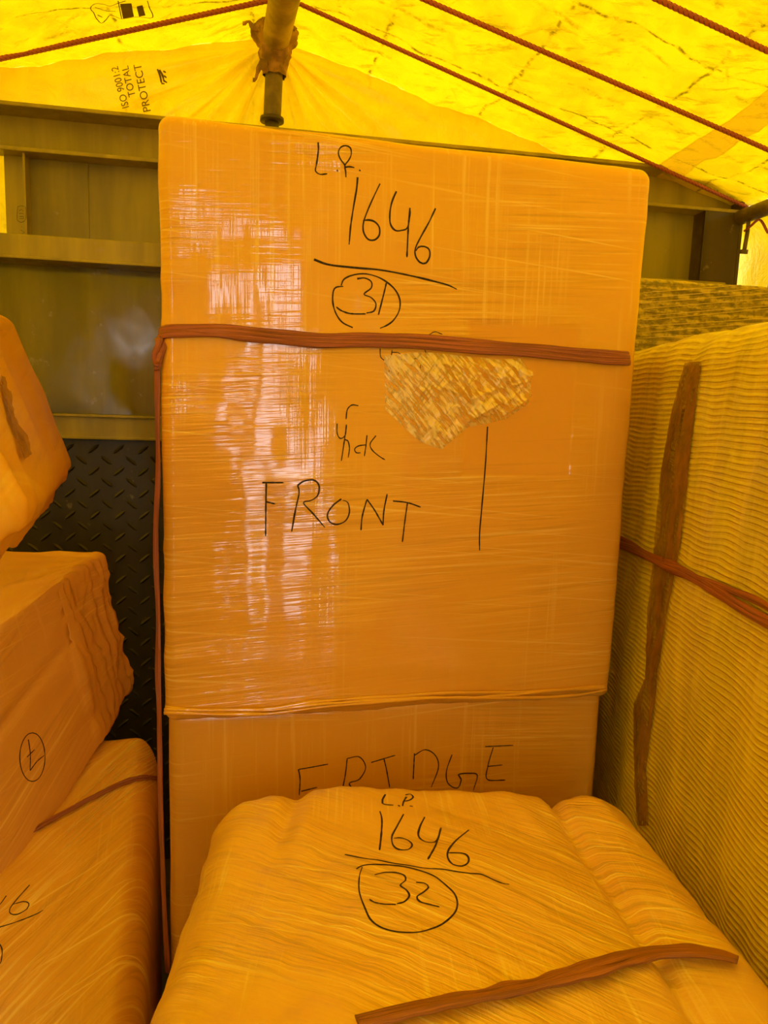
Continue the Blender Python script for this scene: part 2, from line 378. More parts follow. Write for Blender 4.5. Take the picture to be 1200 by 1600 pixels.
# tread plate with raised bars
mb = MB(); mb.box(T, (-1.2, HV, 0), (UE - .01, HV + .012, 1.278))
def lug(u, z, a):
    ca, sa = math.cos(a), math.sin(a); L, W, Hh = .021, .0048, .0035
    pts = []
    for (x, y, h) in ((-L, 0, 0), (-L*.5, -W, 0), (L*.5, -W, 0), (L, 0, 0), (L*.5, W, 0), (-L*.5, W, 0), (-L*.7, 0, Hh), (L*.7, 0, Hh)):
        pts.append(T(u + x*ca - y*sa, HV - h, z + x*sa + y*ca))
    mb.add(pts, [[0, 1, 6], [1, 2, 7, 6], [2, 3, 7], [3, 4, 7], [4, 5, 6, 7], [5, 0, 6]])
r = 0; z = 1.25
while z > .02:
    u = -1.17 + (.033 if r % 2 else 0)
    while u < UE - .05:
        lug(u, z, math.radians(40 if r % 2 == 0 else -40)); u += .066
    z -= .031; r += 1
mb.build('tread_plate', M['checker'], wf, False)
# stamped mark on the angle post
def ink_on(tree, strokes, wd, name, parent, mat=None, th=.0005, step=3.0, off=.0004, jit=0):
    mb = MB()
    for st in strokes:
        if len(st) == 1: st = [st[0], (st[0][0] + 2, st[0][1] + 2)]
        pts = catmull([Vector((a, b, 0)) for a, b in st], step)
        P, Nn = [], []
        for p in pts:
            d = ray(p.x, p.y).normalized(); h = tree.ray_cast(CAM, d)
            if h[0] is None: continue
            n = h[1] if h[1].dot(d) < 0 else -h[1]
            P.append(h[0] + n * off); Nn.append(n)
        if len(P) > 1:
            k = random.random() * 9
            mb.ribbon(P, Nn, wd, th, 6, wf=lambda t, k=k: .8 + .35 * noise.noise(Vector((t * 9, k, 0))) - .25 * (t > .96))
    if mb.v: return mb.build(name, mat or M['ink'], parent)
def zz_(ox, oy, s, L): return [[(ox + x / s, oy + y / s) for x, y in st] for st in L]
S = zz_(0, 0, 2.4, [[(66, 775), (94, 775), (94, 828), (66, 828), (66, 775)], [(72, 792), (80, 785), (88, 792)], [(72, 800), (88, 800)], [(74, 812), (88, 812), (88, 820), (74, 820)],
    [(78, 862), (92, 872), (78, 880), (92, 888)], [(78, 892), (92, 900)], [(80, 850), (83, 851)]])
ink_on(bvh(pst), S, .0012, 'stamped_mark', wf, step=4)

# side walls and tailgate
mb = MB(); mb.box(T, (UE + .03, -1.55, 0), (UE + .06, 2.14, 1.32)); wr_ = tag(mb.build('wall_right', M['dark'], None, False), kind='structure')
mb = MB(); mb.box(T, (-1.24, -1.55, 0), (-1.21, 2.14, 1.32)); wl_ = tag(mb.build('wall_left', M['dark'], None, False), kind='structure')
mb = MB(); mb.box(T, (-1.21, -1.56, 0), (.24, -1.53, 1.15)); tag(mb.build('wall_back', M['dark'], None, False), kind='structure')
def tube(name, A, B, r, mat, parent=None, seg=20, n=24, rf=None, bend=0):
    mb = MB(); ax = (B - A).normalized(); N0 = ax.orthogonal().normalized()
    P = [A.lerp(B, i / n) + ZZ * (bend * math.sin(math.pi * i / n)) for i in range(n + 1)]
    mb.ribbon(P, [N0] * (n + 1), 2 * r, 2 * r, seg)
    if rf:
        for i in range(n + 1):
            k = rf(i / n)
            for j in range(seg):
                q = i * seg + j; mb.v[q] = P[i] + (mb.v[q] - P[i]) * k
    return mb.build(name, mat, parent)

rt = HB(1140, 345)
RZ = rt.z; ZR = RZ - .02
rA = T(UE - .01, 2.15, RZ - .005); rB = T(UE - .01, -1.55, RZ - .005)
tag(tube('side_rail', rA, rB, .022, M['rust']), 'rusty pipe rail along the right side of the truck, meeting the headboard corner', 'rail')
tag(tube('side_rail', T(-1.2, 2.15, 2.09), T(-1.2, -1.55, 2.09), .022, M['rust']), 'pipe rail along the left side above the stacked brown parcels', 'rail')
mb = MB(); mb.box(T, (UE + .025, 1.93, 1.32), (UE + .07, 1.985, RZ + .0), .003); 
tag(mb.build('stake_post', M['dark'], None, False), 'dark upright stake under the right side rail', 'post')

# ---------------- ridge pole, upright, ropes ----------------
J = HB(430, 66)
P2 = atZ(446, -12, J.z)
rdir = (P2 - J).normalized()
ju = J.dot(U6)
def bam(t):
    k = 1 + .03 * math.sin(t * 9)
    for c in (.085, .27, .45, .63, .82): k += .10 * math.exp(-((t - c) / .0035) ** 2)
    return k
rp = tag(tube('ridge_pole', J - rdir * .03, J + rdir * 3.6, .036, M['pole'], None, 24, 300, bam), 'thick weathered bamboo ridge pole under the yellow tarpaulin', 'pole')
up = empty('upright_pole', T(ju, 2.15, ZH + .003)); tag(up, 'short dull metal upright holding the ridge pole above the headboard', 'post')
foot = HB(425, 187)
tube('shaft', Vector((foot.x, foot.y, foot.z)), J - ZZ * .03, .0235, M['rust'], up, 20, 12)
tube('foot_flange', foot - ZZ * .006, foot + ZZ * .004, .032, M['dark'], up, 20, 2)
tube('socket', T(foot.dot(U6), foot.dot(V6), ZH + .003), foot, .019, M['dark'], up, 16, 3)
# cloth tied round the joint
vs, fs = [], []; nr, ns = 26, 40
top = J + ZZ * .028 - V6 * .0; 
for i in range(nr + 1):
    t = i / nr; zc = lerp(.045, -.085, t)
    rad = lerp(.048, .030, t) + .017 * math.exp(-((t - .30) / .14) ** 2) + .006 * math.exp(-((t - .62) / .08) ** 2)
    for k in range(ns):
        a = 2 * math.pi * k / ns
        rr = rad * (1 + .16 * fbm((math.cos(a) * 1.5, math.sin(a) * 1.5, t * 5), 1.6, 3) + .07 * math.sin(a * 7 + t * 9))
        vs.append(J + Vector((math.cos(a) * rr, math.sin(a) * rr, zc + .012 * math.sin(a * 2 + 1) * (1 - t))))
for i in range(nr):
    for k in range(ns): fs.append([i*ns+k, i*ns+(k+1) % ns, (i+1)*ns+(k+1) % ns, (i+1)*ns+k])
rag = empty('cloth_binding', J); tag(rag, 'grimy brown cloth tied round the joint of ridge pole and upright', 'cloth')
mesh_obj('wrap', vs, fs, M['rag'], rag)
for (dx, dy, dz, s) in ((-.07, -.03, .03, 1), (.05, -.035, .02, 2), (-.045, -.035, -.10, 3)):
    mb = MB(); A = J + Vector((dx * .5, dy, dz * .6)); B = J + Vector((dx * 1.15, dy * 1.1, dz * 1.15))
    P = [A.lerp(B, i / 8) + Vector((0, 0, .006 * math.sin(i * 1.3 + s))) for i in range(9)]
    mb.ribbon(P, [V6 * -1 + ZZ * .3] * 9, .022, .007, 8, wf=lambda t: 1 - .5 * t + .3 * math.sin(t * 7)); mb.build('loose_end', M['rag'], rag)

# roof profile in the truck frame
RIDZ = J.z + .048; LZ, RZT = 2.125, RZ + .03; UL, UR = -1.24, UE + .02
def ridu(v): q = J + rdir * ((2.15 - v) / -(rdir.dot(V6))) ; return q.dot(U6)
def roof(u, v):
    r = ridu(v)
    if u < r: t = (r - u) / (r - UL); z = lerp(RIDZ, LZ, t)
    else: t = (u - r) / (UR - r); z = lerp(RIDZ, RZT, t)
    sag = -.022 * math.sin(math.pi * min(1, max(0, t)))
    return z, sag, t
nR = (T(UR, 0, RZT) - T(ju, 0, RIDZ)).cross(V6).normalized()
nL = (T(UL, 0, LZ) - T(ju, 0, RIDZ)).cross(V6).normalized()
def onR(px, py, o=-.012): return atp(px, py, T(UR, 0, RZT + o), nR)
def onL(px, py, o=-.012): return atp(px, py, T(UL, 0, LZ + o), nL)
def rope(A, B, rad, sag, label, grp=None):
    n = int((B - A).length / .004); mb = MB(); ax = (B - A).normalized(); N0 = ax.cross(ZZ).cross(ax).normalized()
    P = [A.lerp(B, i / n) - ZZ * (sag * math.sin(math.pi * i / n)) for i in range(n + 1)]
    mb.ribbon(P, [N0] * (n + 1), 2 * rad, 2 * rad, 12)
    for i in range(n + 1):
        for k in range(12):
            a = 2 * math.pi * k / 12; q = i * 12 + k
            mb.v[q] = P[i] + (mb.v[q] - P[i]) * (1 + .16 * math.cos(3 * a + 2 * math.pi * 85 * i * .004))
    o = mb.build('rope', M['rope']); tag(o, label, 'rope', 'ropes stretched under the tarpaulin roof'); return o
def ext(A, B, a, b): d = B - A; return A - d * a, B + d * b
R1a, R1b = onR(468, 6), onR(1168, 324)
rope(R1a, R1b, .0052, .0, 'maroon rope running down to the pipe rail, nearest above the tall wrapped carton')
a_, b_ = ext(onR(665, 0), onR(1200, 234), .42, .12)
rope(a_, b_, .0055, 0, 'maroon rope right of centre, second under the right roof slope')
a_, b_ = ext(onR(1030, 0), onR(1200, 80), 2.6, 1.6)
rope(a_, b_, .0055, 0, 'maroon rope crossing the top right corner of the roof')
a_, b_ = ext(onL(0, 92), onL(418, 1), .25, 0.02)
rope(a_, b_, .0062, 0, 'maroon rope rising from the left edge to the ridge pole')

# ---------------- tarpaulin ----------------
def sheet(name, fn, us, vs_, mat, parent=None, pcf=None):
    V, F = [], []
    for i in us:
        for j in vs_: V.append(fn(i, j))
    m = len(vs_)
    for i in range(len(us) - 1):
        for j in range(m - 1): F.append([i*m+j, i*m+j+1, (i+1)*m+j+1, (i+1)*m+j])
    return mesh_obj(name, V, F, mat, parent, True, None, [pcf(p) if pcf else (9, 9, 9) for p in V])
def lin(a, b, n): return [lerp(a, b, i / n) for i in range(n + 1)]
VF = 2.235
def roof_pt(u, v):
    z, sag, t = roof(u, v)
    p = T(u, v, z)
    amp = min(1, t * 6) * min(1, (1.02 - t) * 8)
    wv = .011 * fbm((u, v, 0), 4.5, 2) + .006 * ridge((u * 1.2, v, 0), 5, 7) + .004 * fbm((u, v, 0), 16, 5)
    return p + ZZ * (sag * .45 + wv * amp + .006 * amp)
a_, b_, c_, d_ = onR(1035, 265, 0), onR(1205, 170, 0), onR(1022, 260, 0), onR(1075, 272, 0)
def uv2(p): return Vector((p.dot(U6), p.dot(V6)))
A2, B2, C2, D2 = map(uv2, (a_, b_, c_, d_)); A2 = (C2 + D2) / 2; t2 = (B2 - A2).normalized(); n2 = Vector((-t2.y, t2.x))
M['tarp'] = tarp_mat('yellow tarpaulin roof with seam', (.150, .094, .0002), (.72, .54, .003), True, .02, (n2.x, n2.y, A2.dot(n2), abs((D2 - C2).dot(n2)) * .42))
us = lin(UL, ju, 90)[:-1] + lin(ju, UR, 110)
tp = sheet('tarpaulin', roof_pt, us, lin(-1.62, VF + .06, 234), M['tarp'])
tag(tp, 'bright yellow translucent tarpaulin tented over the truck load', 'tarpaulin')
def gable(u, q):
    z, sag, t = roof(u, VF); top = roof_pt(u, VF).z
    zz = lerp(top, .9, q); dx = u - ju; dz = zz - (J.z + .02)
    rr = math.hypot(dx, dz); th = math.atan2(dx, -dz)
    f = sstep(.02, .10, rr) * (1 - sstep(.35, 1.0, rr))
    fold = (math.sin(th * 9 + 2.2 * nz((th * 1.5, 0, 0), 1, 3)) * .5 + .5 * math.sin(th * 21 + 1)) * .02 * f
    fold += .009 * fbm((u, zz, 0), 4, 8)
    lump = -.030 * math.exp(-(((th + .95) / .10) ** 2)) * sstep(.03, .12, rr) * (1 - sstep(.12, .30, rr))
    return T(u, VF + (fold + lump - .05 * math.exp(-(rr / .10) ** 2)) * sstep(0, .04, q), zz)
gus = lin(UL, -.5, 60)[:-1] + lin(-.5, .4, 150)[:-1] + lin(.4, UR, 60)
gb = sheet('front_panel', gable, gus, lin(0, .3, 90)[:-1] + lin(.3, 1, 40), M['tarp_end'], tp, lambda p: (math.atan2(p.dot(U6) - ju, J.z + .02 - p.z), math.hypot(p.dot(U6) - ju, J.z + .02 - p.z), 0))
sl_ = sheet('side_panel', lambda z, v: T(UL - .02 + .02 * (z < 2.1) * fbm((v, z, 0), 3, 1), v, z), lin(.9, LZ, 20), lin(-1.62, VF, 60), M['tarp_end'], tp)
sr_ = sheet('side_panel', lambda z, v: T(UR + .055 * sstep(0, .12, RZT - z) + .015 * fbm((v, z, 0), 3, 1) * sstep(0, .1, RZT - z), v, z), lin(.9, RZT, 40), lin(-1.62, VF, 60), M['tarp_end'], tp)
# unseen rear flaps, gaps placed so daylight reflects in the carton film and headboard
for k, (a, b, z0) in enumerate(((-1.26, -.99, .9), (-.87, -.10, .9), (.0, .24, .9), (.42, UR + .06, .0))):
    sheet('unseen_rear_flap', lambda u, z: T(u, -1.60 + .03 * math.sin(u * 25) + .01 * fbm((u, z, 0), 4, 4), z), lin(a, b, 24), lin(z0, 2.2, 20), M['tarp_end'], tp)
sheet('unseen_rear_flap', lambda u, z: T(u, -1.61, z), lin(UL, -.5, 10), lin(1.88, 2.2, 6), M['tarp_end'], tp)  # added out of view to trim the daylight reflected in the headboard panel
sheet('unseen_rear_flap', lambda u, z: T(u, -1.62, min(z, roof(u, -1.6)[0])), lin(UL, UR, 40), [2.1, 2.2, 2.3, 2.4, 2.6], M['tarp_end'], tp)

TR = bvh(tp, gb)
def project_strip(edgeA, edgeB, off, name, mat, parent, tree, n=60, m=6, pcs=False, hgt=None):
    A = catmull([Vector((*p, 0)) for p in edgeA], 1000); 
    def samp(E, t):
        E = [Vector((*p, 0)) for p in E]; s = t * (len(E) - 1); i = min(int(s), len(E) - 2); return E[i].lerp(E[i+1], s - i)
    V, F, UVs, ok = [], [], [], []
    for i in range(n + 1):
        for j in range(m + 1):
            p = samp(edgeA, i / n).lerp(samp(edgeB, i / n), j / m); d = ray(p.x, p.y).normalized()
            h = tree.ray_cast(CAM, d)
            if h[0] is None: V.append(CAM + d * 2); ok.append(0); UVs.append((0, 0)); continue
            nn = h[1] if h[1].dot(d) < 0 else -h[1]
            q = h[0] + nn * (off + (hgt(i / n, j / m, h[0]) if hgt else 0)); V.append(q); ok.append(1); UVs.append((i / n * 2, j / m))
    for i in range(n):
        for j in range(m):
            f = [i*(m+1)+j, i*(m+1)+j+1, (i+1)*(m+1)+j+1, (i+1)*(m+1)+j]
            if all(ok[x] for x in f): F.append(f)
    return mesh_obj(name, V, F, mat, parent, True, UVs, [tuple(v) for v in V])
# printing on the tarpaulin
def print_text(txt, p0, p1, hpx, parent, wide=1.0):
    cu = bpy.data.curves.new('t', 'FONT'); cu.body = txt; cu.size = 1; to = bpy.data.objects.new('t', cu); COL.objects.link(to)
    bpy.context.view_layer.update()
    me = bpy.data.meshes.new_from_object(to.evaluated_get(bpy.context.evaluated_depsgraph_get()))
    xs = [v.co.x for v in me.vertices]; W = max(xs); ys = [v.co.y for v in me.vertices]; Hh = max(ys)
    p0 = Vector(p0); d = (Vector(p1) - p0); L = d.length; d.normalize(); n = Vector((d.y, -d.x))
    if hpx < 0: n = -n; hpx = -hpx
    V, F = [], []
    for v in me.vertices:
        p = p0 + d * (v.co.x / W * L) + n * (v.co.y / Hh * hpx)
        dr = ray(p.x, p.y).normalized(); h = TR.ray_cast(CAM, dr); V.append(h[0] - dr * .003 if h[0] else CAM + dr * 2)
    F = [list(p.vertices) for p in me.polygons]
    COL.objects.unlink(to); bpy.data.objects.remove(to)
    return mesh_obj('printed_lettering', V, F, M['print'], parent, False)
print_text('ISO 9001:2', (202, 168), (184, 103), 11, tp)
print_text('TOTAL', (212, 150), (200, 102), 11, tp)
print_text('PROTECT', (236, 174), (220, 99), 12, tp)
ink_on(TR, [[(246, 108), (250, 118), (252, 129)], [(249, 109), (254, 118), (256, 127)], [(252, 130), (257, 131)], [(255, 111), (259, 113)], [(256, 118), (260, 121)], [(256, 126), (261, 129)]], .006, 'printed_animal_mark', tp, M['print'], .0006, 3, .002)
ink_on(TR, [[(196, 0), (183, 4), (172, 8), (160, 5), (147, 5), (141, 12), (146, 18), (150, 27), (158, 35), (165, 30), (172, 22), (183, 26), (191, 28), (214, 25), (238, 26), (233, 10), (230, 0)],
    [(184, 0), (190, 28)], [(148, 10), (160, 14), (168, 16), (180, 16)], [(152, 22), (160, 26)]], .003, 'printed_emblem', tp, M['print'], .0006, 3, .002)
for q in (((187, 4), (205, 3), (209, 24), (192, 27)), ((213, 8), (222, 6), (227, 22), (217, 24))):
    project_strip([q[0], q[1]], [q[3], q[2]], .003, 'printed_block', M['print'], tp, TR, 6, 6)

# small hanging bolt with a red cord under the rail
bo = empty('hanging_bolt', T(UE - .02, 2.0, RZ - .04)); tag(bo, 'small rusty bolt hanging under the pipe rail by a red cord', 'bolt')
pb = atp(1167, 372, T(UE - .01, 0, 0), U6); pe = atp(1163, 390, T(UE - .01, 0, 0), U6); ph = atp(1168, 362, T(UE - .01, 0, 0), U6)
tube('shank', ph, pe, .006, M['rust'], bo, 10, 3); tube('head', pe, pe + (pe - pb).normalized() * .012, .012, M['rust'], bo, 6, 1)
mb = MB(); P = catmull([ph + ZZ * .0 + U6 * -.012, ph - V6 * .01 + ZZ * .012, ph + ZZ * .022 - V6 * .05, atp(1200, 364, T(UE - .01, 0, 0), U6)], .01)
mb.ribbon(P, [ZZ] * len(P), .009, .006, 8); mb.build('cord', M['rope'], bo)
tube('hook', ph, T(UE - .01, (ph.dot(V6)), RZ - .01), .006, M['rust'], bo, 8, 3)

# ---------------- wrapped goods ----------------
def parcel(name, C8, mat, parent=None, r=.03, n=(30, 30, 40), disp=None, bul=.0, dense=4):
    """C8[i][j][k]: corners for x,y,z low/high; rounded box mapped through them"""
    def c(i, j, k): return C8[(i, j, k)]
    dim = [(c(1, 0, 1) - c(0, 0, 1)).length, (c(0, 1, 1) - c(0, 0, 1)).length, (c(0, 0, 1) - c(0, 0, 0)).length]
    a = [d / 2 for d in dim]
    def coords(k):
        e = [(-a[k] + r * i / dense) for i in range(dense)]
        return e + lin(-a[k] + r, a[k] - r, n[k]) + [-x for x in e[::-1]]
    X, Y, Z = coords(0), coords(1), coords(2)
    idx = {}; V = []; PC = []; F = []
    def tri(p):
        s = [(p[i] / a[i] + 1) / 2 for i in range(3)]
        o = Vector()
        for i in (0, 1):
            for j in (0, 1):
                for k in (0, 1):
                    o += c(i, j, k) * ((s[0] if i else 1-s[0]) * (s[1] if j else 1-s[1]) * (s[2] if k else 1-s[2]))
        return o
    def vert(i, j, k):
        key = (i, j, k)
        if key in idx: return idx[key]
        p = Vector((X[i], Y[j], Z[k])); q = Vector([max(-(a[m]-r), min(a[m]-r, p[m])) for m in range(3)])
        d = p - q; nn = d.normalized(); p2 = q + nn * r
        s = [p2[m] / a[m] for m in range(3)]
        hgt = 0
        if bul:
            for m in range(3):
                o = [x for x in range(3) if x != m]
                hgt += abs(nn[m]) * bul * (1 - s[o[0]] ** 2) * (1 - s[o[1]] ** 2)
        if disp: hgt += disp(p2, nn, s)
        eps = .002; b = tri(p2); b2 = tri(p2 + nn * eps); wn = (b2 - b).normalized()
        V.append(b + wn * hgt); PC.append(tuple(p2)); idx[key] = len(V) - 1; return idx[key]
    nx, ny, nz_ = len(X) - 1, len(Y) - 1, len(Z) - 1
    for i in range(nx):
        for j in range(ny):
            F.append([vert(i, j, 0), vert(i, j+1, 0), vert(i+1, j+1, 0), vert(i+1, j, 0)])
            F.append([vert(i, j, nz_), vert(i+1, j, nz_), vert(i+1, j+1, nz_), vert(i, j+1, nz_)])
    for i in range(nx):
        for k in range(nz_):
            F.append([vert(i, 0, k), vert(i+1, 0, k), vert(i+1, 0, k+1), vert(i, 0, k+1)])
            F.append([vert(i, ny, k), vert(i, ny, k+1), vert(i+1, ny, k+1), vert(i+1, ny, k)])
    for j in range(ny):
        for k in range(nz_):
            F.append([vert(0, j, k), vert(0, j, k+1), vert(0, j+1, k+1), vert(0, j+1, k)])
            F.append([vert(nx, j, k), vert(nx, j+1, k), vert(nx, j+1, k+1), vert(nx, j, k+1)])
    return mesh_obj(name, V, F, mat, parent, True, None, PC)
def C8f(fn): return {(i, j, k): fn(i, j, k) for i in (0, 1) for j in (0, 1) for k in (0, 1)}

def strap_on(tree, pxs, name, parent, mat, strands=3, wd=.014, th=.003, lift=.003, extra_start=(), extra_end=(), seed=1, spread=.5, step=6, wob=1.0, sm=4):
    """bundle of flat strands following the surface, then continuing through the given world points"""
    pts = catmull([Vector((a, b, 0)) for a, b in pxs], step); P, Nn = [], []
    for p in pts:
        d = ray(p.x, p.y).normalized(); h = tree.ray_cast(CAM, d)
        if h[0] is None: continue
        n = h[1] if h[1].dot(d) < 0 else -h[1]; P.append(h[0] + n * lift); Nn.append(n)
    def sn(p):
        h = tree.find_nearest(p); n = (p - h[0])
        n = h[1] if n.length < 1e-6 else n.normalized()
        if n.dot(h[1]) < 0: n = h[1]
        return h[0] + n * lift, n
    def extend(lst, base):
        Q = catmull([base] + [Vector(x) for x in lst], .02)[1:]
        return [sn(q) for q in Q]
    if extra_start:
        e = extend(extra_start, P[0]); P = [x[0] for x in e][::-1] + P; Nn = [x[1] for x in e][::-1] + Nn
    if extra_end:
        e = extend(extra_end, P[-1]); P += [x[0] for x in e]; Nn += [x[1] for x in e]
    # smooth
    for _ in range(sm):
        P = [P[0]] + [(P[i-1] + P[i] * 2 + P[i+1]) / 4 for i in range(1, len(P) - 1)] + [P[-1]]
        Nn = [Nn[0]] + [(Nn[i-1] + Nn[i] + Nn[i+1]).normalized() for i in range(1, len(P) - 1)] + [Nn[-1]]
    mb = MB(); L = [0]
    for i in range(1, len(P)): L.append(L[-1] + (P[i] - P[i-1]).length)
    for s in range(strands):
        Q = []
        for i in range(len(P)):
            t = (P[min(i+1, len(P)-1)] - P[max(0, i-1)]).normalized(); S = t.cross(Nn[i]).normalized()
            o = (s - (strands-1) / 2) * wd * spread + wob * wd * .6 * noise.noise(Vector((L[i] * 5, s * 3.1 + seed, 0)))
            hh = th * .5 * (1 + noise.noise(Vector((L[i] * 6, s * 7.7 + seed, 4)))) + th * .35 * s
            Q.append(P[i] + S * o + Nn[i] * hh)
        mb.ribbon(Q, Nn, wd, th, 8, wf=lambda t, s=s: .8 + .5 * noise.noise(Vector((t * 14, s * 5 + seed, 1))))
    return mb.build(name, mat, parent)

# --- tall fridge carton ---
FW = U13; FD = V13
fl_top = atp(254, 182, V13 * 1.188, V13); fr_top = atp(1014, 279, V13 * 1.188, V13)
ZT = (fl_top.z + fr_top.z) / 2 + .012
p0 = atp(252, 182, V13 * 1.188, V13); xl = p0.dot(U13) - .004
xr = atp(1013, 280, V13 * 1.188, V13).dot(U13) + .008; xr2 = atp(948, 1075, V13 * 1.188, V13).dot(U13)
FY = 1.188
def FP(x, y, z): return U13 * x + V13 * y + ZZ * z
fc = empty('wrapped_carton', FP((xl + xr) / 2, FY, 0)); tag(fc, 'tall film-wrapped brown carton marked LP 1646, 31 and FRONT, tied with brown twine', 'carton')
SEAM = .868
def fcor(i, j, k): return FP(xr if i else xl, FY + (.70 if j else 0), ZT if k else SEAM)
def fdisp(p, n, s):
    d = .0035 * fbm((p.x, p.y, p.z), 3.5, 1) + .0016 * ridge((p.x * .6, p.y, p.z * 5), 3, 2)
    if s[2] < -.97: d += .004 * fbm((p.x, p.y, 0), 14, 3)
    return d
upc_ = parcel('upper_carton', C8f(fcor), M['fridge'], fc, .019, (70, 16, 80), fdisp, .006)
def fcor2(i, j, k): return FP((xr - .008) if i else (xl + .006), FY + .008 + (.69 if j else 0), SEAM + .02 if k else 0.0)
lowc = parcel('lower_carton', C8f(fcor2), M['fridge_low'], fc, .022, (50, 12, 60), lambda p, n, s: .0025 * fbm((p.x, p.y, p.z), 4, 6), .004)
tf = bvh(upc_, lowc)
# rolled film edge along the joint
strap_on(tf, [(262, 1108), (330, 1110), (430, 1107), (520, 1098), (640, 1089), (760, 1085), (880, 1080), (944, 1074)], 'film_fold', fc, M['fridge'], 3, .008, .004, .002, seed=5, wob=1.6)
S1 = zz_(460, 200, 4, [[(148, 90), (150, 130), (142, 200), (135, 240), (132, 270), (160, 290), (205, 286)], [(265, 263)], [(405, 262)],
    [(318, 235), (285, 190), (275, 150), (290, 120), (320, 110), (350, 125), (355, 165), (340, 200), (315, 235), (320, 270), (322, 308)], [(320, 245), (345, 242), (375, 248)]])
ink_on(tf, S1, .0028, 'marker_writing', fc)
S2 = zz_(460, 200, 4, [[(395, 308), (388, 385), (370, 490), (352, 610), (342, 728)],
    [(535, 348), (500, 420), (460, 510), (432, 590), (432, 650), (460, 695), (500, 700), (530, 670), (530, 620), (500, 585), (460, 575), (428, 580)],
    [(637, 396), (610, 460), (597, 530), (600, 600), (630, 640), (670, 640), (705, 625), (720, 560), (722, 500)], [(722, 500), (712, 620), (703, 808)],
    [(882, 502), (840, 590), (790, 680), (757, 750), (757, 800), (785, 840), (820, 845), (845, 805), (842, 760), (810, 740), (775, 745), (760, 768)]])
ink_on(tf, S2, .0032, 'marker_writing', fc)
S3 = zz_(460, 200, 4, [[(122, 822), (220, 855), (400, 875), (520, 885), (640, 905), (780, 935), (900, 965), (960, 982), (1015, 1008)]])
ink_on(tf, S3, .0036, 'marker_underline', fc)
S4 = zz_(460, 200, 4, [[(365, 1248), (300, 1215), (260, 1160), (240, 1090), (243, 1020), (262, 995), (305, 990)], [(292, 985), (310, 945), (370, 918), (450, 912), (540, 940), (620, 1000), (658, 1070), (655, 1140), (620, 1200), (580, 1232), (535, 1252)],
    [(392, 942), (440, 938), (480, 960), (480, 1000), (435, 1038), (480, 1060), (510, 1100), (495, 1145), (450, 1156)], [(445, 1162), (350, 1160), (290, 1140), (262, 1118)], [(575, 968), (555, 1050), (525, 1168)]])
ink_on(tf, S4, .003, 'marker_writing', fc)
S5 = zz_(380, 600, 3, [[(540, 102), (510, 98), (488, 120), (482, 165)], [(440, 185), (440, 230), (455, 255), (478, 240), (484, 190)], [(484, 190), (475, 260), (460, 360)],
    [(475, 260), (490, 265), (498, 300), (492, 345)], [(575, 285), (540, 290), (522, 305), (530, 322), (550, 322)], [(580, 240), (575, 290), (568, 338)], [(622, 242), (595, 280), (605, 310), (640, 340), (665, 355)]])
ink_on(tf, S5, .0024, 'marker_writing', fc)
S6 = zz_(550, 480, 2.553, [[(112, 165), (115, 200), (140, 215), (155, 200), (160, 175)], [(160, 170), (150, 230), (145, 288)], [(160, 180), (190, 185), (198, 230), (180, 275)],
    [(265, 205), (235, 207), (225, 214), (240, 220)], [(290, 170), (298, 200), (272, 235), (285, 265), (312, 272)], [(305, 112), (330, 98), (360, 108)]])
ink_on(tf, S6[:5], .0018, 'marker_writing', fc); ink_on(tf, S6[5:], .0018, 'marker_writing', fc)
S7 = zz_(380, 600, 3, [[(90, 462), (188, 462)], [(108, 462), (106, 590), (105, 712)], [(110, 552), (150, 562)], [(255, 475), (262, 510), (245, 590), (227, 692)],
    [(255, 475), (285, 455), (330, 450), (355, 475), (350, 520), (320, 545), (283, 557), (330, 610), (382, 672)],
    [(460, 538), (420, 570), (395, 610), (405, 645), (440, 658), (480, 640), (498, 600), (490, 555), (468, 545)],
    [(552, 685), (558, 620), (580, 540)], [(580, 540), (615, 590), (655, 660)], [(655, 662), (660, 590), (675, 515)], [(702, 548), (770, 556), (832, 577)], [(770, 556), (758, 640), (746, 740)]])
ink_on(tf, S7, .0030, 'marker_writing', fc)
S8 = zz_(380, 600, 3, [[(1145, 200), (1135, 380), (1118, 580), (1108, 700), (1108, 780)]])
ink_on(tf, S8, .003, 'marker_arrow', fc)
S9 = zz_(230, 1030, 1.6, [[(380, 275), (410, 270), (452, 262)], [(378, 275), (382, 300), (380, 340)], [(385, 330), (425, 320)], [(500, 248), (495, 290), (488, 325)], [(500, 248), (530, 244), (546, 270), (530, 300), (505, 312), (540, 345)],
    [(560, 258), (620, 240)], [(592, 250), (598, 275), (606, 320)], [(668, 235), (665, 300)], [(668, 240), (695, 226), (720, 240), (728, 270), (710, 320)],
    [(762, 238), (748, 280), (752, 310), (775, 322), (785, 300), (778, 288), (805, 285), (825, 290), (815, 328)], [(845, 218), (915, 215)], [(865, 220), (852, 265), (850, 300), (895, 302)], [(850, 268), (888, 264)]])
ink_on(tf, S9, .0026, 'marker_writing', fc)
# bunched film at the torn place
def crum(t, s, p):
    e = min(1, t * 5) * min(1, s * 8 + .0) * min(1, (1 - s) * 7)
    q = (p.x * .7 + p.z * .7, 0, (p.z * .7 - p.x * .7) * 4)
    return .0008 + e * (.003 * abs(fbm(q, 9, 2)) + (.008 * ridge(q, 12, 4) + .005 * ridge((p.x, p.y, p.z), 45, 6)) * t ** .7 + .005 * t)
project_strip([(600, 556), (660, 550), (720, 556), (780, 562), (812, 560), (826, 575)], [(602, 640), (655, 690), (690, 702), (730, 668), (790, 655), (824, 632)], .0005, 'bunched_film', M['clear'], fc, tf, 170, 110, hgt=crum)
